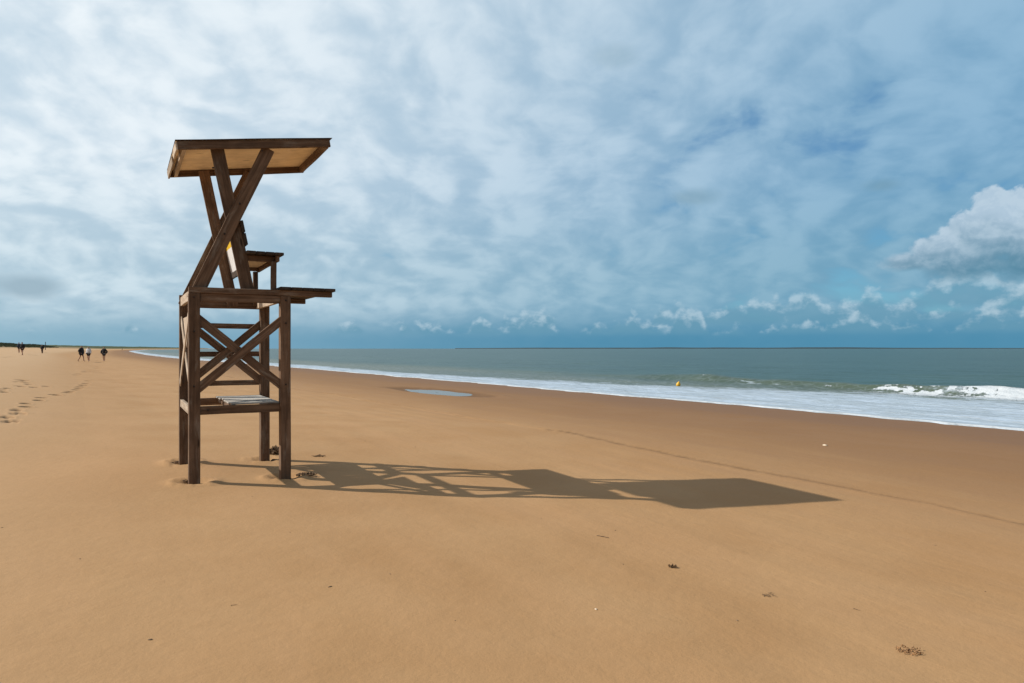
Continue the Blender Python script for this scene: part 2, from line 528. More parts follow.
# far coast on the horizon, beyond the sea
def far_coast():
    n = 160
    px = np.linspace(455, 1180, n)
    Yd = 9000.0
    hh = 9 + 13 * np.clip(fbm(px / 60., px * 0 + 2, 4) + .25, 0, 1) * (1 - sstep(900, 1100, px)) * sstep(470, 560, px) + 4 * sstep(620, 680, px) * (1 - sstep(880, 930, px))
    x = (px - 512) / F_PX * Yd
    rows_y = [Yd - 60, Yd, Yd + 500, Yd + 900]
    rows_z = [np.full(n, SEA - 2), hh * .8 + SEA, hh + SEA, np.full(n, SEA - 2)]
    me = grid_mesh('far_coast', np.stack([x] * 4), np.stack([np.full(n, v) for v in rows_y]), np.stack(rows_z))
    o = link('far_coast', me, plain('far_land', (.02, .045, .055), .95, 0, .2, .002)); tag(o, kind='structure')


far_coast()

# puddle
def puddle():
    px, py, pz = PUDDLE_C
    ca, sa = math.cos(PUD_ANG), math.sin(PUD_ANG)
    a = np.linspace(0, 2 * math.pi, 49)
    A, K = np.meshgrid(a, np.array([.02, .5, 1.0]))
    aa = np.cos(A) * 6.4 * K; bb = np.sin(A) * 1.8 * K
    X = px + aa * ca - bb * sa; Y = py + aa * sa + bb * ca
    me = grid_mesh('puddle', X, Y, np.full_like(X, pz - .08))
    m, T, b = new_mat('puddle_water')
    pos = T.node('ShaderNodeNewGeometry').outputs['Position']
    T.l.new(T.mix(T.noise(pos, .8, 3).outputs[0], (.13, .13, .115), (.17, .16, .135)), b.inputs['Base Color'])
    b.inputs['Roughness'].default_value = .22; b.inputs['IOR'].default_value = 1.33
    T.l.new(T.bump(T.noise(pos, 3.0, 3).outputs[0], .01, .3), b.inputs['Normal'])
    tag(link('puddle', me, m), kind='structure')


puddle()


def gz(x, y):
    return float(terrain(np.array([[x]]), np.array([[y]]))[0][0, 0])


# ------------------------------------------------------------------ timber builder
def boards(name, items, mat, parent, bevel=.004):
    """items: (p0, p1, width, thickness, width_dir) in the tower's own frame; one mesh whose local X is the grain of the first board"""
    p0, p1, w, th, wd = items[0]
    ax = (Vector(p1) - Vector(p0)).normalized()
    wdv = Vector(wd); wdv = (wdv - ax * wdv.dot(ax)).normalized()
    nz = ax.cross(wdv)
    Mx = Matrix((ax, wdv, nz)).transposed().to_4x4(); Mx.translation = Vector(p0)
    inv = Mx.inverted()
    bm = bmesh.new(); lay = bm.faces.layers.float.new('rnd')
    for (a, c, w, th, wd) in items:
        a = Vector(a); c = Vector(c); x = (c - a); L = x.length; x.normalize()
        wv = Vector(wd); wv = (wv - x * wv.dot(x)).normalized(); nn = x.cross(wv)
        r = random.random()
        b2 = bmesh.new()
        bmesh.ops.create_cube(b2, size=1)
        for v in b2.verts: v.co = Vector((v.co.x * L, v.co.y * w, v.co.z * th))
        bmesh.ops.bevel(b2, geom=b2.edges[:], offset=min(bevel, th * .2), segments=1, affect='EDGES')
        # slight warp so that edges are not ruler-straight
        n = max(2, int(L / .25))
        for k in range(1, n):
            bmesh.ops.bisect_plane(b2, geom=b2.verts[:] + b2.edges[:] + b2.faces[:], plane_co=(-L / 2 + L * k / n, 0, 0), plane_no=(1, 0, 0))
        ph = random.uniform(0, 6)
        for v in b2.verts:
            f = v.co.x / L + .5
            e = math.sin(math.pi * f)
            v.co.y += e * .003 * math.sin(ph + 5 * f); v.co.z += e * .003 * math.cos(ph * 1.7 + 4 * f)
        Mb = Matrix((x, wv, nn)).transposed().to_4x4(); Mb.translation = (a + c) / 2
        T = inv @ Mb
        vs = [bm.verts.new(T @ v.co) for v in b2.verts]
        b2.verts.index_update()
        for f in b2.faces:
            nf = bm.faces.new([vs[v.index] for v in f.verts]); nf[lay] = r
        b2.free()
    me = MD.meshes.new(name); bm.to_mesh(me); bm.free()
    o = link(name, me, mat, parent)
    o.matrix_basis = Mx
    return o


def tower():
    T = MD.objects.new('lifeguard_tower', None); COL.objects.link(T)
    T.empty_display_size = .3
    T.location = (TOWER[0], TOWER[1], 0); T.rotation_euler = (0, 0, YAW)
    tag(T, 'tall brown timber lifeguard chair with a slanted roof standing on the sand', 'lifeguard tower')
    W, D, P, zt = 1.221, 1.6194, .13, 2.411
    bh = .072
    U, V, Z = (1, 0, 0), (0, 1, 0), (0, 0, 1)
    for u in (P / 2, W - P / 2):
        for v in (P / 2, D - P / 2):
            boards('post', [((u, v, -.7), (u, v, zt - bh - .002), P, P, U)], M_WOOD, T, .006)
    for v, va in ((.035, .0435), (D - .035, D - .0435)):
        boards('platform_beam', [((0, v, zt - bh / 2), (1.765, v, zt - bh / 2), bh, .07, Z)], M_WOOD, T)
        boards('apron_board', [((P + .002, va, 2.286), (W - P - .002, va, 2.286), .100, .045, Z)], M_WOOD, T)
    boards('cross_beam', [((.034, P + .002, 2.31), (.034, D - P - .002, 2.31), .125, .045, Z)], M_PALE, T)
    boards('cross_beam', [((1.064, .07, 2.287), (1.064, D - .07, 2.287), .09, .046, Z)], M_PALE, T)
    # X braces: near side, far side and the landward side
    for v1, v2 in ((.028, .072), (D - .072, D - .028)):
        boards('cross_brace', [((P - .035, v2, 2.035), (W - P + .035, v2, 1.155), .105, .04, Z)], M_WOOD, T)
        boards('cross_brace', [((P - .035, v1, 1.14), (W - P + .035, v1, 2.035), .105, .04, Z)], M_WOOD, T)
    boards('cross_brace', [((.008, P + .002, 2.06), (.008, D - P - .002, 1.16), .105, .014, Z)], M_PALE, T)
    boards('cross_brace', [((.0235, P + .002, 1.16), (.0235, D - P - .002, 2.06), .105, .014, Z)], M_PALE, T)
    # triangular board closing the upper half of the landward cross
    bm = bmesh.new(); lay = bm.faces.layers.float.new('rnd')
    tri = [(D / 2 - .50, 2.07), (D / 2 + .50, 2.07), (D / 2, 1.66)]
    fr_ = [bm.verts.new((0, a, b)) for a, b in tri]; bk = [bm.verts.new((.018, a, b)) for a, b in tri]
    bm.faces.new(fr_); bm.faces.new(bk[::-1])
    for i in range(3): bm.faces.new([fr_[i], bk[i], bk[(i + 1) % 3], fr_[(i + 1) % 3]])
    for f in bm.faces: f[lay] = .45
    bmesh.ops.recalc_face_normals(bm, faces=bm.faces[:])
    me = MD.meshes.new('gusset_board'); bm.to_mesh(me); bm.free()
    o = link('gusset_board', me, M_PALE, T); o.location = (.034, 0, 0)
    # low rails
    for v in (.045, D - .045):
        boards('low_rail', [((P + .002, v, .879), (W - P - .002, v, .879), .105, .045, Z)], M_WOOD, T)
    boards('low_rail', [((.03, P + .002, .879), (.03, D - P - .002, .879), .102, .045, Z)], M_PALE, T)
    # rungs of the ladder on the far side
    for z in (1.982, 1.569, 1.139):
        boards('ladder_rung', [((.02, D + .026, z), (W - .02, D + .026, z), .075, .044, Z)], M_WOOD, T)
    # shelf of grey slats on the sea half
    sl = []
    n = 9
    for k in range(n):
        v = .14 + (D - .28) * k / (n - 1)
        sl.append(((.487 + random.uniform(-.015, .02), v, .946), (W - P - .004 if 0 < k < n - 1 else W - P - .004, v, .946), .156, .022, V))
    sh = boards('shelf', sl, M_GREY, T)
    tag(sh, 'silver-grey slatted shelf low in the frame')
    for u in (.53, 1.06):
        o = boards('shelf_support', [((u, .07, .90), (u, D - .07, .90), .07, .045, Z)], M_WOOD, T)
    # deck boards on the cantilever
    dk = []
    for k in range(5):
        u = 1.078 + .0725 + .1448 * k
        dk.append(((u, -.03 + random.uniform(-.012, .012), zt + .023), (u, D + .03 + random.uniform(-.012, .012), zt + .023), .138, .04, U))
    tag(boards('deck', dk, M_DECK, T), 'dark weathered deck boards jutting out towards the sea')
    # braces that carry seat and roof
    def brace(a, b, v, w):
        boards('roof_brace', [((a[0], v, a[1]), (b[0], v, b[1]), w, .04, U)], M_WOOD, T)
    for s in (0, 1):
        f = (lambda v: v) if s == 0 else (lambda v: D - v)
        du, dz = .811 / 1.822, 1
        x2 = .136 - .012 * s
        brace((x2 - .16 * du, 2.418 - .16), (x2 + .818, 4.255), f(.092), .160 - .008 * s)
        k = -.353 / 1.73
        x1 = .700 - .022 * s
        brace((x1 - .15 * k, 2.26), (x1 + k * 1.79, 4.20), f(.134), .160 - .012 * s)
    # seat
    st_ = []
    for k in range(4):
        u = .676 + .057 + .1165 * k
        st_.append(((u, .02 + random.uniform(-.01, .01), 2.886), (u, D - .02 + random.uniform(-.01, .01), 2.886), .110, .036, U))
    seat = boards('seat', st_, M_DECK, T)

    def sub(name, items, mat, par, label=None):
        o = boards(name, items, mat, par)
        o.matrix_basis = par.matrix_basis.inverted() @ o.matrix_basis
        return o
    for v in (.176, D - .176):
        sub('seat_rail', [((.70, v, 2.827), (1.045, v, 2.827), .074, .04, Z)], M_WOOD, seat)
    sub('seat_rail', [((1.068, .05, 2.827), (1.068, D - .05, 2.827), .076, .04, Z)], M_WOOD, seat)
    sub('seat_panel', [((.69, D / 2, 2.855), (1.045, D / 2, 2.855), 1.2, .02, V)], M_PLY, seat)
    for v in (.104, D - .104):
        sub('seat_leg', [((1.022, v, 2.28), (1.022, v, 2.79), .066, .066, U)], M_WOOD, seat)
    # backrest: two slats on the sea side of the steep braces
    k = -.353 / 1.73
    ax = Vector((k, 0, 1)).normalized(); nn = Vector((1, 0, -k)).normalized()
    c0 = Vector((.694 + k * .78, 0, 3.19))          # brace centre at that height
    bs = []
    for dz in (.0, -.162):
        c = c0 + ax * dz + nn * (.080 + .019)
        bs.append(((c.x, .03, c.z), (c.x, D - .03, c.z), .15, .034, tuple(ax)))
    boards('backrest', bs, M_DECK, T)
    # sign on the back of the seat
    c = Vector((.690 + k * .55, 0, 2.96)) + nn * .058
    me = MD.meshes.new('sign'); bm = bmesh.new(); bmesh.ops.create_cube(bm, size=1)
    for v in bm.verts: v.co = Vector((v.co.x * 1.28, v.co.y * .51 + .255, v.co.z * .012))
    bmesh.ops.bevel(bm, geom=bm.edges[:], offset=.003, segments=1, affect='EDGES')
    bm.to_mesh(me); bm.free()
    sg = link('sign', me, M_SIGN, T)
    base = c - ax * .235
    Mx = Matrix((Vector((0, 1, 0)), ax, Vector((0, 1, 0)).cross(ax))).transposed().to_4x4()
    Mx.translation = Vector((base.x, D / 2, base.z)); sg.matrix_basis = Mx
    tag(sg, 'white notice board with a yellow top band on the back of the seat')
    cb = Vector((.690 + k * .275, 0, 2.685)) + nn * .05
    boards('back_rail', [((cb.x, .155, cb.z), (cb.x, D - .155, cb.z), .08, .034, tuple(ax))], M_DECK, T)
    # roof
    m = .1595
    ru = Vector((1, 0, m)).normalized(); rn = Vector((-m, 0, 1)).normalized()
    o0 = Vector((-.145, 0, 4.188))
    Lr = 1.885 * math.sqrt(1 + m * m)

    def rp(a, v, d): return tuple(o0 + ru * a + Vector((0, v, 0)) - rn * d)
    roof = boards('roof', [(rp(0, D / 2 + .003, .016), rp(Lr - .01, D / 2 + .003, .016), D - .03, .018, V)], M_PLY, T, .002)
    sub('roof_sheet', [(rp(-.008, D / 2 + .003, .0035), rp(Lr + .02, D / 2 + .003, .0035), D + .04, .007, V)], M_DECK, roof)
    for v in (.024, D - .018):
        sub('fascia', [(rp(.012, v, .062), rp(Lr - .012, v, .062), .104, .04, tuple(rn))], M_WOOD, roof)
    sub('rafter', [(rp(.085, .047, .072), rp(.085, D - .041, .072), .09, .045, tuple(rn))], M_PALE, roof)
    sub('rafter', [(rp(Lr - .055, .047, .075), rp(Lr - .055, D - .041, .075), .096, .05, tuple(rn))], M_WOOD, roof)
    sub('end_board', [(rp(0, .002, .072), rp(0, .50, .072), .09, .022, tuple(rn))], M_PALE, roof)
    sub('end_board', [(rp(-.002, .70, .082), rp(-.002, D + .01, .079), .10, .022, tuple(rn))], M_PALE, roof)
    # bolts
    for (u, v, z, dv) in ((.42, -.002, 3.10, .07), (.86, 0.003, 4.2, 0), (.29, .112, 3.93, 0), (.60, .07, 3.50, 0),
                          (.22, .0, .88, .02), (.06, -.003, 2.28, 0), (1.156, -.003, 2.28, 0), (.06, -.003, 1.86, 0), (.06, -.003, 1.18, 0), (1.156, -.003, 1.18, 0), (1.156, -.003, 1.98, 0)):
        bm = bmesh.new()
        bmesh.ops.create_cone(bm, cap_ends=True, segments=10, radius1=.013, radius2=.010, depth=.014)
        me = MD.meshes.new('bolt'); bm.to_mesh(me); bm.free()
        o = link('bolt', me, M_BOLT, T)
        o.location = (u, v + dv, z); o.rotation_euler = (R(90), 0, 0)
    return T


tower()


# ------------------------------------------------------------------ people far down the beach
def skin_obj(name, verts, edges, radii, mat, parent=None, sub=1):
    me = MD.meshes.new(name); me.from_pydata(verts, edges, [])
    o = link(name, me, mat, parent)
    md = o.modifiers.new('Skin', 'SKIN'); md.use_smooth_shade = True
    if not me.skin_vertices: me.attributes  # layer is created by the modifier
    for v, r in zip(me.skin_vertices[0].data, radii): v.radius = r if isinstance(r, tuple) else (r, r)
    me.skin_vertices[0].data[0].use_root = True
    s = o.modifiers.new('Subdivision', 'SUBSURF'); s.levels = sub; s.render_levels = sub
    return o


def person(px, py, hpx, stride, arms, top, legs, hair, label, rot=0.0, shorts=True, hood=False, fixed=None):
    x, y, z = ray_ground(px, py)
    z = gz(x, y)
    k = (hpx * y / F_PX) / 1.75
    k = min(max(k * 1.06, .95), 1.17)
    s = stride
    J = {'pel': (0, 0, .95), 'wai': (0, 0, 1.08), 'che': (0, -.01, 1.30), 'nec': (0, -.02, 1.47), 'hd0': (0, -.03, 1.56), 'hd1': (0, -.035, 1.68), 'hd2': (0, -.03, 1.73),
         'hl': (.09, 0, .90), 'kl': (.10, -.16 * s - .02, .50), 'al': (.10, -.26 * s + .02, .09), 'fl': (.10, -.26 * s - .13, .035),
         'hr': (-.09, 0, .90), 'kr': (-.10, .10 * s - .02, .50), 'ar': (-.10, .34 * s + .04, .11), 'fr': (-.10, .34 * s - .11, .035),
         'sl': (.17, 0, 1.41), 'el': (.17 + .10 * arms, .06 - .1 * s, 1.14), 'wl': (.20 + .02 * arms, -.12 + .1 * s, .94), 'nl': (.20, -.15 + .1 * s, .86),
         'sr': (-.17, 0, 1.41), 'er': (-.17 - .10 * arms, .06 + .1 * s, 1.14), 'wr': (-.20 - .02 * arms, -.06 - .1 * s, .94), 'nr': (-.20, -.09 - .1 * s, .86)}
    rad = dict(pel=(.15, .11), wai=(.135, .10), che=(.16, .12), nec=.055, hd0=.075, hd1=.085, hd2=.06, hl=.085, kl=.056, al=.038, fl=.032, hr=.085, kr=.056, ar=.038, fr=.032,
               sl=.06, el=.043, wl=.03, nl=.03, sr=.06, er=.043, wr=.03, nr=.03)
    Ed = [('pel', 'wai'), ('wai', 'che'), ('che', 'nec'), ('nec', 'hd0'), ('hd0', 'hd1'), ('hd1', 'hd2'), ('pel', 'hl'), ('hl', 'kl'), ('kl', 'al'), ('al', 'fl'),
          ('pel', 'hr'), ('hr', 'kr'), ('kr', 'ar'), ('ar', 'fr'), ('che', 'sl'), ('sl', 'el'), ('el', 'wl'), ('wl', 'nl'), ('che', 'sr'), ('sr', 'er'), ('er', 'wr'), ('wr', 'nr')]

    def part(name, keys, grow, mat, parent, over=None):
        ks = [a for a in J if a in keys]
        ix = {a: i for i, a in enumerate(ks)}
        vs = [(over or J).get(a, J[a]) for a in ks]
        es = [(ix[a], ix[b]) for a, b in Ed if a in ix and b in ix]
        rr = []
        for a in ks:
            q = rad[a]; q = q if isinstance(q, tuple) else (q, q)
            rr.append((q[0] * 1.08 + grow, q[1] * 1.08 + grow))
        return skin_obj(name, vs, es, rr, mat, parent)
    body = part('person', list(J), 0, M_SKIN, None)
    part('jacket', ['pel', 'wai', 'che', 'sl', 'el', 'wl', 'sr', 'er', 'wr'], .06, top, body)
    if shorts:
        tr = dict(J)
        tr['kl'] = tuple(np.array(J['hl']) * .35 + np.array(J['kl']) * .65); tr['kr'] = tuple(np.array(J['hr']) * .35 + np.array(J['kr']) * .65)
        part('shorts', ['pel', 'hl', 'kl', 'hr', 'kr'], .028, legs, body, tr)
    else:
        part('trousers', ['pel', 'hl', 'kl', 'al', 'hr', 'kr', 'ar'], .022, legs, body)
    part('hood' if hood else 'hair', ['hd1', 'hd2'], .022, hair, body)
    body.location = (x, y, z); body.rotation_euler = (0, 0, rot); body.scale = (k, k, k)
    tag(body, label, 'person', 'walkers far down the beach')
    return body


PP = [
    person(19.0, 353.0, 12.5, .5, .6, M_NAVY, M_DARK, M_NAVY, 'walker with a dark blue hooded top at the far left of the beach', .25, True, True),
    person(22.3, 355.3, 12.5, .8, .8, M_DARK, M_MAROON, M_HAIR, 'black-clad walker with bare legs just right of the blue hooded one', .1),
    person(42.2, 353.6, 8.6, .3, .9, M_DARK, M_MAROON, M_HAIR, 'lone dark walker between the far left pair and the trio', .1, False),
    person(81.4, 361.6, 15, .9, .8, M_DARK, M_DARK, M_HAIR, 'dark walker with legs wide in mid-stride, left of the trio', 1.45, True),
    person(88.6, 361.4, 14, .5, .6, M_WHITE, M_DARK, M_WHITE, 'walker in a white top and pale hat with dark shorts, middle of the trio', .1),
    person(104.0, 361.3, 13.6, .25, 2.1, M_DARK, M_DARK, M_HAIR, 'broad dark walker with bare calves, right of the trio', .05),
    person(122.2, 350.4, 3.8, .4, .5, M_DARK, M_DARK, M_HAIR, 'tiny dark figure far off beyond the trio of walkers', .0, False),
    person(149.0, 350.2, 3.0, .4, .5, M_DARK, M_DARK, M_HAIR, 'tiniest dark figure, near the far end of the surf', .0, False),
]


# ------------------------------------------------------------------ small things
def tube_bm(bm, pts, r0, r1, seg=6):
    prev = None
    n = len(pts)
    for i, p in enumerate(pts):
        p = Vector(p)
        d = (Vector(pts[min(i + 1, n - 1)]) - Vector(pts[max(i - 1, 0)])).normalized()
        a = d.cross(Vector((.3, .2, 1))).normalized(); b = d.cross(a)
        r = r0 + (r1 - r0) * i / (n - 1)
        ring = [bm.verts.new(p + (a * math.cos(6.2832 * k / seg) + b * math.sin(6.2832 * k / seg)) * r) for k in range(seg)]
        if prev:
            for k in range(seg): bm.faces.new([prev[k], prev[(k + 1) % seg], ring[(k + 1) % seg], ring[k]])
        else:
            bm.faces.new(ring[::-1])
        prev = ring
    bm.faces.new(prev)


def weed(px, py, rad, n, hgt, mat, label, cat='seaweed', name='seaweed_clump', group=None, flat=.5, thick=.006):
    x, y, _ = ray_ground(px, py); z = gz(x, y)
    bm = bmesh.new()
    for k in range(n):
        a = random.uniform(0, 6.28); r = rad * random.random() ** .8
        p = Vector((math.cos(a) * r, math.sin(a) * r * .8, 0))
        d = Vector((random.gauss(0, 1), random.gauss(0, 1), 0)).normalized()
        L = rad * random.uniform(.25, .7); hh = hgt * random.random() * (1 - r / rad * .6)
        pts = []
        for j in range(5):
            f = j / 4
            pts.append(p + d * L * (f - .5) + Vector((random.gauss(0, .1) * L, random.gauss(0, .1) * L, hh * math.sin(math.pi * f) + hgt * .25 * random.random() + .002)))
        th = thick * random.uniform(.6, 1.5)
        tube_bm(bm, pts, th, th * .4, 5)
    me = MD.meshes.new(name); bm.to_mesh(me); bm.free()
    o = link(name, me, mat); o.location = (x, y, z)
    tag(o, label, cat, group)
    return o


weed(275.5, 453.5, .15, 110, .13, M_SEAWEED, 'bushy dark seaweed clump beside the far right post of the tower', thick=.009)
weed(307, 476, .12, 55, .04, M_SEAWEED, 'flat brown seaweed patch in the sun gap beside the near right post', thick=.008)
weed(319, 456.5, .10, 22, .03, M_SEAWEED, 'thin strip of seaweed at the upper edge of the tower shadow')
weed(275, 459.5, .11, 26, .015, M_SEAWEED, 'flat dark seaweed strip just below the bushy clump by the post')
weed(672.5, 567, .04, 30, .03, M_SEAWEED, 'small dark seaweed knot alone on the open foreground sand', thick=.0035)
weed(770, 595, .06, 16, .012, M_TWIG, 'faint scatter of brown straw on the sand at right', 'debris', 'straw_scatter', thick=.002)
weed(186, 480.5, .09, 30, .03, M_SEAWEED, 'wisp of seaweed caught at the foot of the near left post', thick=.005)
weed(175.5, 462, .10, 26, .03, M_SEAWEED, 'wisp of seaweed caught at the foot of the far left post', thick=.005)


def shells():
    x, y, _ = ray_ground(909, 651); z = gz(x, y)
    bm = bmesh.new()
    for k in range(95):
        a = random.uniform(0, 6.28); r = .075 * random.random() ** .8
        c = Vector((math.cos(a) * r * 1.1, math.sin(a) * r * .9, .004 + .012 * random.random()))
        b2 = bmesh.new(); bmesh.ops.create_icosphere(b2, subdivisions=1, radius=1)
        sc = random.uniform(.004, .010)
        e = Euler((random.uniform(0, 3), random.uniform(0, 3), random.uniform(0, 3))).to_matrix()
        vs = [bm.verts.new(c + e @ Vector((v.co.x * sc, v.co.y * sc * .7, v.co.z * sc * .35))) for v in b2.verts]
        b2.verts.index_update()
        for f in b2.faces: bm.faces.new([vs[v.index] for v in f.verts])
        b2.free()
    me = MD.meshes.new('shell_heap'); bm.to_mesh(me); bm.free()
    o = link('shell_heap', me, plain('broken_shell', (.26, .14, .06), .7, 0, .7, 60)); o.location = (x, y, z)
    tag(o, 'little heap of broken brown shell bits at lower right', 'shells')


shells()


def pebble(px, py, size, mat, name, label, cat, group=None):
    x, y, _ = ray_ground(px, py); z = gz(x, y)
    bm = bmesh.new(); bmesh.ops.create_icosphere(bm, subdivisions=2, radius=1)
    for v in bm.verts:
        n = 1 + random.uniform(-.12, .12)
        v.co = Vector((v.co.x * size * n, v.co.y * size * .7 * n, v.co.z * size * .4 * n + size * .2))
    me = MD.meshes.new(name); bm.to_mesh(me); bm.free()
    for p in me.polygons: p.use_smooth = True
    o = link(name, me, mat); o.location = (x, y, z); o.rotation_euler = (0, 0, random.uniform(0, 6))
    tag(o, label, cat, group)
    return o


pebble(825, 445.5, .055, M_SHELL, 'shell', 'pale shell on the damp brown sand at right', 'shell')
pebble(596, 610, .012, M_SHELL, 'shell', 'tiny white shell on the foreground sand', 'shell')


def stick(px, py, L, ang, label):
    x, y, _ = ray_ground(px, py); z = gz(x, y)
    bm = bmesh.new()
    d = Vector((math.cos(ang), math.sin(ang), 0)); nrm = Vector((-d.y, d.x, 0))
    pts = [d * L * (k / 5 - .5) + nrm * random.gauss(0, L * .05) + Vector((0, 0, .004)) for k in range(6)]
    tube_bm(bm, pts, L * .045, L * .02, 6)
    me = MD.meshes.new('twig'); bm.to_mesh(me); bm.free()
    o = link('twig', me, M_TWIG); o.location = (x, y, z); tag(o, label, 'twig')


stick(603, 537, .13, -.5, 'short dark twig lying on the open sand below the roof shadow')
stick(857, 609, .05, -.7, 'tiny twig on the sand left of the shell heap')
stick(234, 606, .04, .4, 'tiny dark twig on the foreground sand below the tower')
# small unremarkable specks
spots = [(x, y) for x, y in ((615, 531), (541, 519), (373, 491), (252, 497), (290, 533), (390, 575), (623, 564), (737, 620), (548, 432), (690, 447), (610, 473), (1003, 446),
                             (455, 622), (330, 588), (985, 590), (935, 545), (150, 640), (80, 560), (2, 528), (470, 440), (415, 447), (365, 441), (344, 438))]
proto = None
for i, (px, py) in enumerate(spots):
    if proto is None:
        proto = pebble(px, py, .010, M_SPECK, 'debris_speck', 'small dark speck of driftwood lying on the open sand', 'debris', 'specks of driftwood scattered on the sand')
    else:
        o = proto.copy(); COL.objects.link(o)
        x, y, _ = ray_ground(px, py); o.location = (x, y, gz(x, y)); o.rotation_euler = (0, 0, random.uniform(0, 6))
        kk = random.uniform(.5, 1.2); o.scale = (kk * random.uniform(.8, 1.8), kk, kk)


def buoy():
    s_ = None
    # just outside the white wash
    px, py = 678.3, 386.2
    Y = F_PX * (EYE - SEA) / (py - HORIZON); x = (px - 512) / F_PX * Y
    bm = bmesh.new()
    prof = [(0, -.16), (.10, -.15), (.16, -.08), (.175, 0), (.16, .08), (.11, .16), (.06, .22), (.05, .26), (0, .27)]
    rings = []
    for r, z in prof:
        rings.append([bm.verts.new((max(r, .001) * math.cos(6.2832 * k / 20), max(r, .001) * math.sin(6.2832 * k / 20), z)) for k in range(20)])
    for a, b in zip(rings, rings[1:]):
        for k in range(20): bm.faces.new([a[k], a[(k + 1) % 20], b[(k + 1) % 20], b[k]])
    me = MD.meshes.new('buoy'); bm.to_mesh(me); bm.free()
    for p in me.polygons: p.use_smooth = True
    o = link('buoy', me, M_BUOY); o.location = (x, Y, SEA + .10); o.scale = (.85,) * 3; o.rotation_euler = (.1, .22, 0)
    tag(o, 'yellow buoy floating at the edge of the white surf', 'buoy')


buoy()


def pole(px, pyt, Y, label):
    x = (px - 512) / F_PX * Y
    z = gz(x, Y); top = EYE + (HORIZON - pyt) / F_PX * Y
    bm = bmesh.new(); tube_bm(bm, [(0, 0, -.5), (0, 0, (top - z) * .5), (.05, 0, top - z)], .16, .12, 8)
    me = MD.meshes.new('marker_pole'); bm.to_mesh(me); bm.free()
    o = link('marker_pole', me, M_POLE); o.location = (x, Y, z); tag(o, label, 'pole')


pole(45.4, 341.8, 300., 'slim dark marker pole on the far dune')


def marram():
    verts = []; faces = []
    cnt = 0
    while cnt < 5200:
        q = random.uniform(-150, -70); t = random.uniform(60, 900)
        s = q + float(s_shore(np.array(t))); x, y = xy(s, t)
        if x / y < -.80 or y < 20: continue
        z = gz(x, y)
        if z < 1.7: continue
        cnt += 1
        for b in range(6):
            a = random.uniform(0, 6.28); h = random.uniform(.5, 1.0); w = .05 + y / F_PX * .12
            bx, by = x + random.gauss(0, .35), y + random.gauss(0, .35)
            lx, ly = math.cos(a) * h * .4, math.sin(a) * h * .4
            i = len(verts)
            verts += [(bx - w, by, z - .05), (bx + w, by, z - .05), (bx + lx, by + ly, z + h)]
            faces.append((i, i + 1, i + 2))
    me = MD.meshes.new('dune_grass'); me.from_pydata(verts, [], faces)
    o = link('dune_grass', me, plain('marram', (.05, .07, .03), .8, 0, .4, .3))
    tag(o, 'dark green grass covering the far dunes', 'grass', None, 'stuff')


marram()

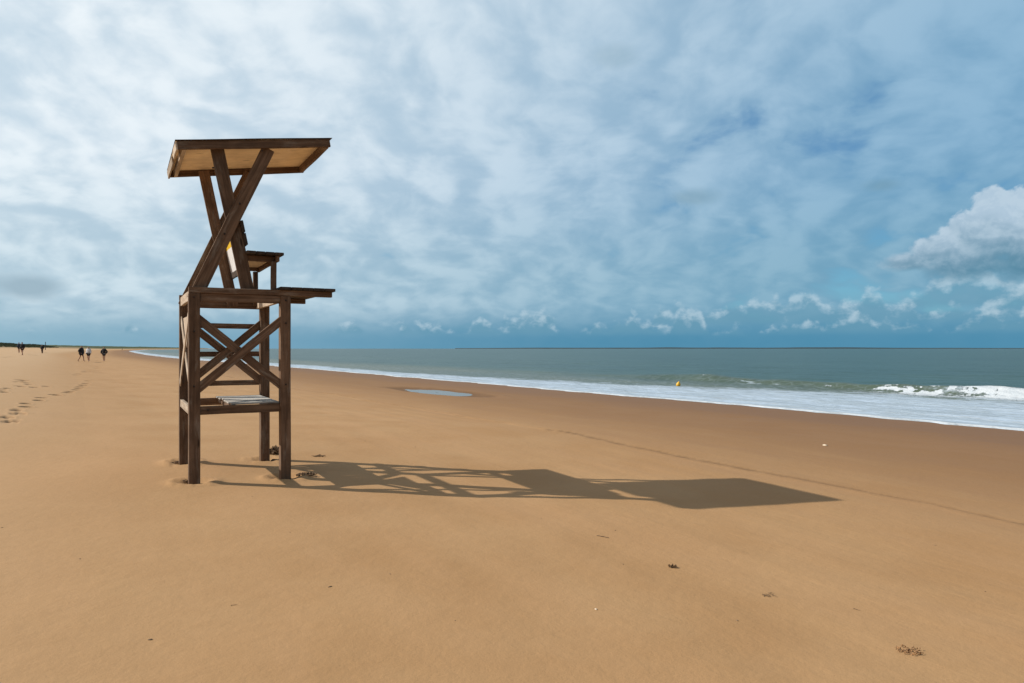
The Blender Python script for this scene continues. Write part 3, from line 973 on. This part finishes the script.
# ------------------------------------------------------------------ sky
def sky():
    w = MD.worlds.new('World'); S.world = w; w.use_nodes = True
    T = NT(w.node_tree)
    out = T.n.new('ShaderNodeOutputWorld'); bg = T.n.new('ShaderNodeBackground')
    T.l.new(bg.outputs[0], out.inputs[0])
    sk = T.n.new('ShaderNodeTexSky'); sk.sky_type = 'NISHITA'; sk.sun_disc = False
    sk.sun_elevation = SUN_EL; sk.sun_rotation = R(-90) + .03
    sk.air_density = 1.0; sk.dust_density = .4; sk.ozone_density = 2.0
    d = T.node('ShaderNodeTexCoord').outputs['Generated']
    x, y, z = T.sep(d)
    zc = T.mx(z, 0.0)
    den = T.add(zc, .42)
    P = T.xyz(T.div(x, den), T.div(y, den), 0.0)
    az = T.mul(T.m('ARCTAN2', x, y), 57.2958)
    el = T.mul(T.m('ARCSINE', z), 57.2958)
    # sheet of broken altocumulus: big lumps, puffs and shreds, lit from the sun's side
    sunv = (-math.cos(SUN_AZ) * math.cos(SUN_EL), -math.sin(SUN_AZ) * math.cos(SUN_EL), math.sin(SUN_EL))
    ds = T.vm('DOT_PRODUCT', d, sunv)
    glow = T.ss(ds, -.34, .74)
    wv = T.noise(P, 3.0, 3, .5).outputs['Color']
    Pw = T.vm('ADD', P, T.vm('MULTIPLY', T.vm('SUBTRACT', wv, (.5, .5, .5)), (.16, .16, 0)))

    def puffs(V):
        a = T.noise(T.mapping(V, (1, 1, 1), (0, 0, .5), (3.1, 1.7, 0)), 2.3, 3, .5).outputs[0]
        b = T.noise(T.mapping(V, (1, 1, 1), (0, 0, .2), (7.3, 2.2, 0)), 6.6, 5, .5).outputs[0]
        return a, b
    a1, b1 = puffs(Pw)
    a2, b2 = puffs(T.vm('ADD', Pw, (-.034, .012, 0)))
    h1 = T.add(T.mul(a1, .44), T.mul(b1, .56))
    h2 = T.add(T.mul(a2, .44), T.mul(b2, .56))
    relief = T.sub(h1, h2)
    cov = T.add(h1, T.mul(glow, .14))
    mask = T.ss(cov, .345, .475)
    tone = T.ss(T.add(h1, T.mul(relief, 1.5)), .29, .73)
    bright = T.mix(glow, (.275, .475, .655), (.90, .965, 1.0))
    dull = T.mix(glow, (.17, .36, .545), (.60, .725, .82))
    lowc = T.ss(el, 15, 4)
    bright = T.mix(T.mul(lowc, .8), bright, T.mix(glow, (.245, .44, .565), (.66, .79, .86)))
    dull = T.mix(T.mul(lowc, .8), dull, T.mix(glow, (.165, .36, .50), (.43, .58, .68)))
    cl = T.mix(tone, dull, bright)
    base = T.mix(1.0, sk.outputs[0], (.075, .10, .115), 'MULTIPLY')
    base = T.mix(.6, base, T.mix(lowc, (.085, .26, .49), (.09, .36, .55)))
    c = T.mix(T.mul(mask, .95), base, cl)
    # thick air towards the horizon
    hz = T.mix(T.ss(az, -60, 10), (.31, .50, .61), (.075, .26, .41))
    c = T.mix(T.ss(el, 4.0, .5, 0, .93), c, hz)
    # rows of small cumulus low over the sea, flat below and heaped above
    for (e0, amp, a0, sd, thr, f_) in ((3.0, 4.4, 15.0, 3.3, .43, .11), (2.0, 4.2, -6.0, 7.7, .44, .18), (1.25, 4.0, -28.0, 1.2, .46, .24)):
        tp = T.noise(T.xyz(T.mul(az, f_), sd, 0.0), 1.0, 3, .55).outputs[0]
        pn = T.noise(T.xyz(T.mul(az, .95), T.mul(el, 1.25), sd), 1.0, 5, .55, .1).outputs[0]
        top = T.mul(T.add(T.sub(tp, thr), T.ss(az, a0, a0 + 26, -.14, .07)), amp * 2.4)
        rel = T.sub(el, e0)
        mk = T.ss(T.add(T.sub(top, rel), T.mul(T.sub(pn, .5), 2.2)), -.05, .7)
        mk = T.mul(mk, T.ss(rel, -.35, .25))
        lit = T.ss(T.add(T.sub(rel, T.mul(top, .55)), T.mul(T.sub(pn, .5), 2.6)), -.35, .65)
        kc = T.mix(lit, (.14, .325, .45), (.52, .665, .755))
        c = T.mix(T.mul(mk, .58), c, kc)
    # the large cumulus over the sea at right
    blobs = [(34.7, 9.4, 1.5, 1.5), (36.9, 9.3, 2.2, 1.9), (33.2, 7.9, 1.8, 1.7), (31.2, 6.8, 1.7, 1.2), (35.0, 7.4, 2.8, 2.3), (38.5, 8.0, 3.0, 3.0), (33.2, 5.8, 3.8, 1.4), (36.8, 5.6, 3.8, 1.8), (29.8, 6.1, 2.2, .8), (41.5, 8.0, 3.5, 3.6)]
    f = None
    for (a, e, ra, re) in blobs:
        g = T.m('SQRT', T.add(T.m('POWER', T.div(T.sub(az, a), ra), 2.0), T.m('POWER', T.div(T.sub(el, e), re), 2.0)))
        g = T.sub(1.0, g)
        f = g if f is None else T.m('SMOOTH_MAX', f, g, .25)
    cn = T.noise(T.xyz(T.mul(az, .35), T.mul(el, .42), 1.0), 1.5, 8, .58, .2).outputs[0]
    ff = T.add(f, T.mul(T.sub(cn, .5), 1.25))
    soft = T.ss(el, 4.5, 9.0, .75, .22)
    cm = T.ss(ff, .02, soft)
    ct = T.ss(T.add(el, T.add(T.mul(T.sub(cn, .5), 5.0), T.mul(T.sub(36.0, az), .12))), 5.2, 9.8)
    bil = T.ss(T.sub(cn, T.noise(T.xyz(T.mul(az, .35), T.add(T.mul(el, .42), .18), 1.0), 1.5, 8, .58, .2).outputs[0]), -.1, .12, -.1, .12)
    cc = T.mix(ct, (.10, .25, .36), (.45, .585, .71))
    cc = T.mix(T.ss(bil, -.1, .12, .0, .35), cc, T.mix(ct, (.16, .33, .45), (.60, .72, .81)))
    c = T.mix(T.mul(cm, .95), c, cc)
    # a few greyer shreds hanging lower
    for (a, e, ra, re, s_) in ((-35.0, 4.2, 3.2, 1.2, .95), (14.5, 11.8, 2.8, .9, .45), (28.0, 11.7, 1.8, .7, .4), (8.5, 22.5, 2.5, 1.2, .3)):
        g = T.m('SQRT', T.add(T.m('POWER', T.div(T.sub(az, a), ra), 2.0), T.m('POWER', T.div(T.sub(el, e), re), 2.0)))
        gm = T.ss(T.add(T.sub(1.0, g), T.mul(T.sub(b1, .5), 1.6)), .0, .8, 0, s_)
        c = T.mix(gm, c, T.mix(glow, (.15, .29, .38), (.36, .49, .58)))
    thick = T.m('MAXIMUM', T.ss(y, .15, -.45), T.ss(z, .52, .85), 0, True)  # unseen sky behind and overhead, darkened to cut fill light in the shadows
    c = T.mix(thick, c, T.mix(1.0, c, (.66, .58, .54), 'MULTIPLY'))
    ground = T.ss(z, -.02, .0)
    c = T.mix(ground, (.2, .22, .2), c)
    # colours above are radiances; the Background runs at a tenth
    c = T.mix(1.0, c, (10., 10., 10.), 'MULTIPLY')
    T.l.new(c, bg.inputs['Color']); bg.inputs['Strength'].default_value = .1


sky()

# ------------------------------------------------------------------ sun
sl = MD.lights.new('sun', 'SUN'); sl.energy = 4.9; sl.angle = R(.53); sl.color = (1.0, .93, .82)
so = MD.objects.new('sun', sl); COL.objects.link(so)
L = Vector((math.cos(SUN_EL) * math.cos(SUN_AZ), math.cos(SUN_EL) * math.sin(SUN_AZ), -math.sin(SUN_EL)))
so.rotation_euler = L.to_track_quat('-Z', 'Y').to_euler(); so.location = (-30, 2, 25)

# ------------------------------------------------------------------ camera
cam = MD.cameras.new('camera'); co = MD.objects.new('camera', cam); COL.objects.link(co)
cam.sensor_width = 36; cam.lens = F_PX * 36 / 1024
cam.shift_y = (HORIZON - 341.5) / 1024
co.location = (0, 0, EYE); co.rotation_euler = (R(90), 0, 0)
cam.clip_start = .05; cam.clip_end = 40000
S.camera = co
S.render.resolution_x = 1024; S.render.resolution_y = 683
vs = S.view_settings
vs.view_transform = 'Standard'; vs.look = 'None'; vs.exposure = 0; vs.gamma = 1; vs.use_curve_mapping = False
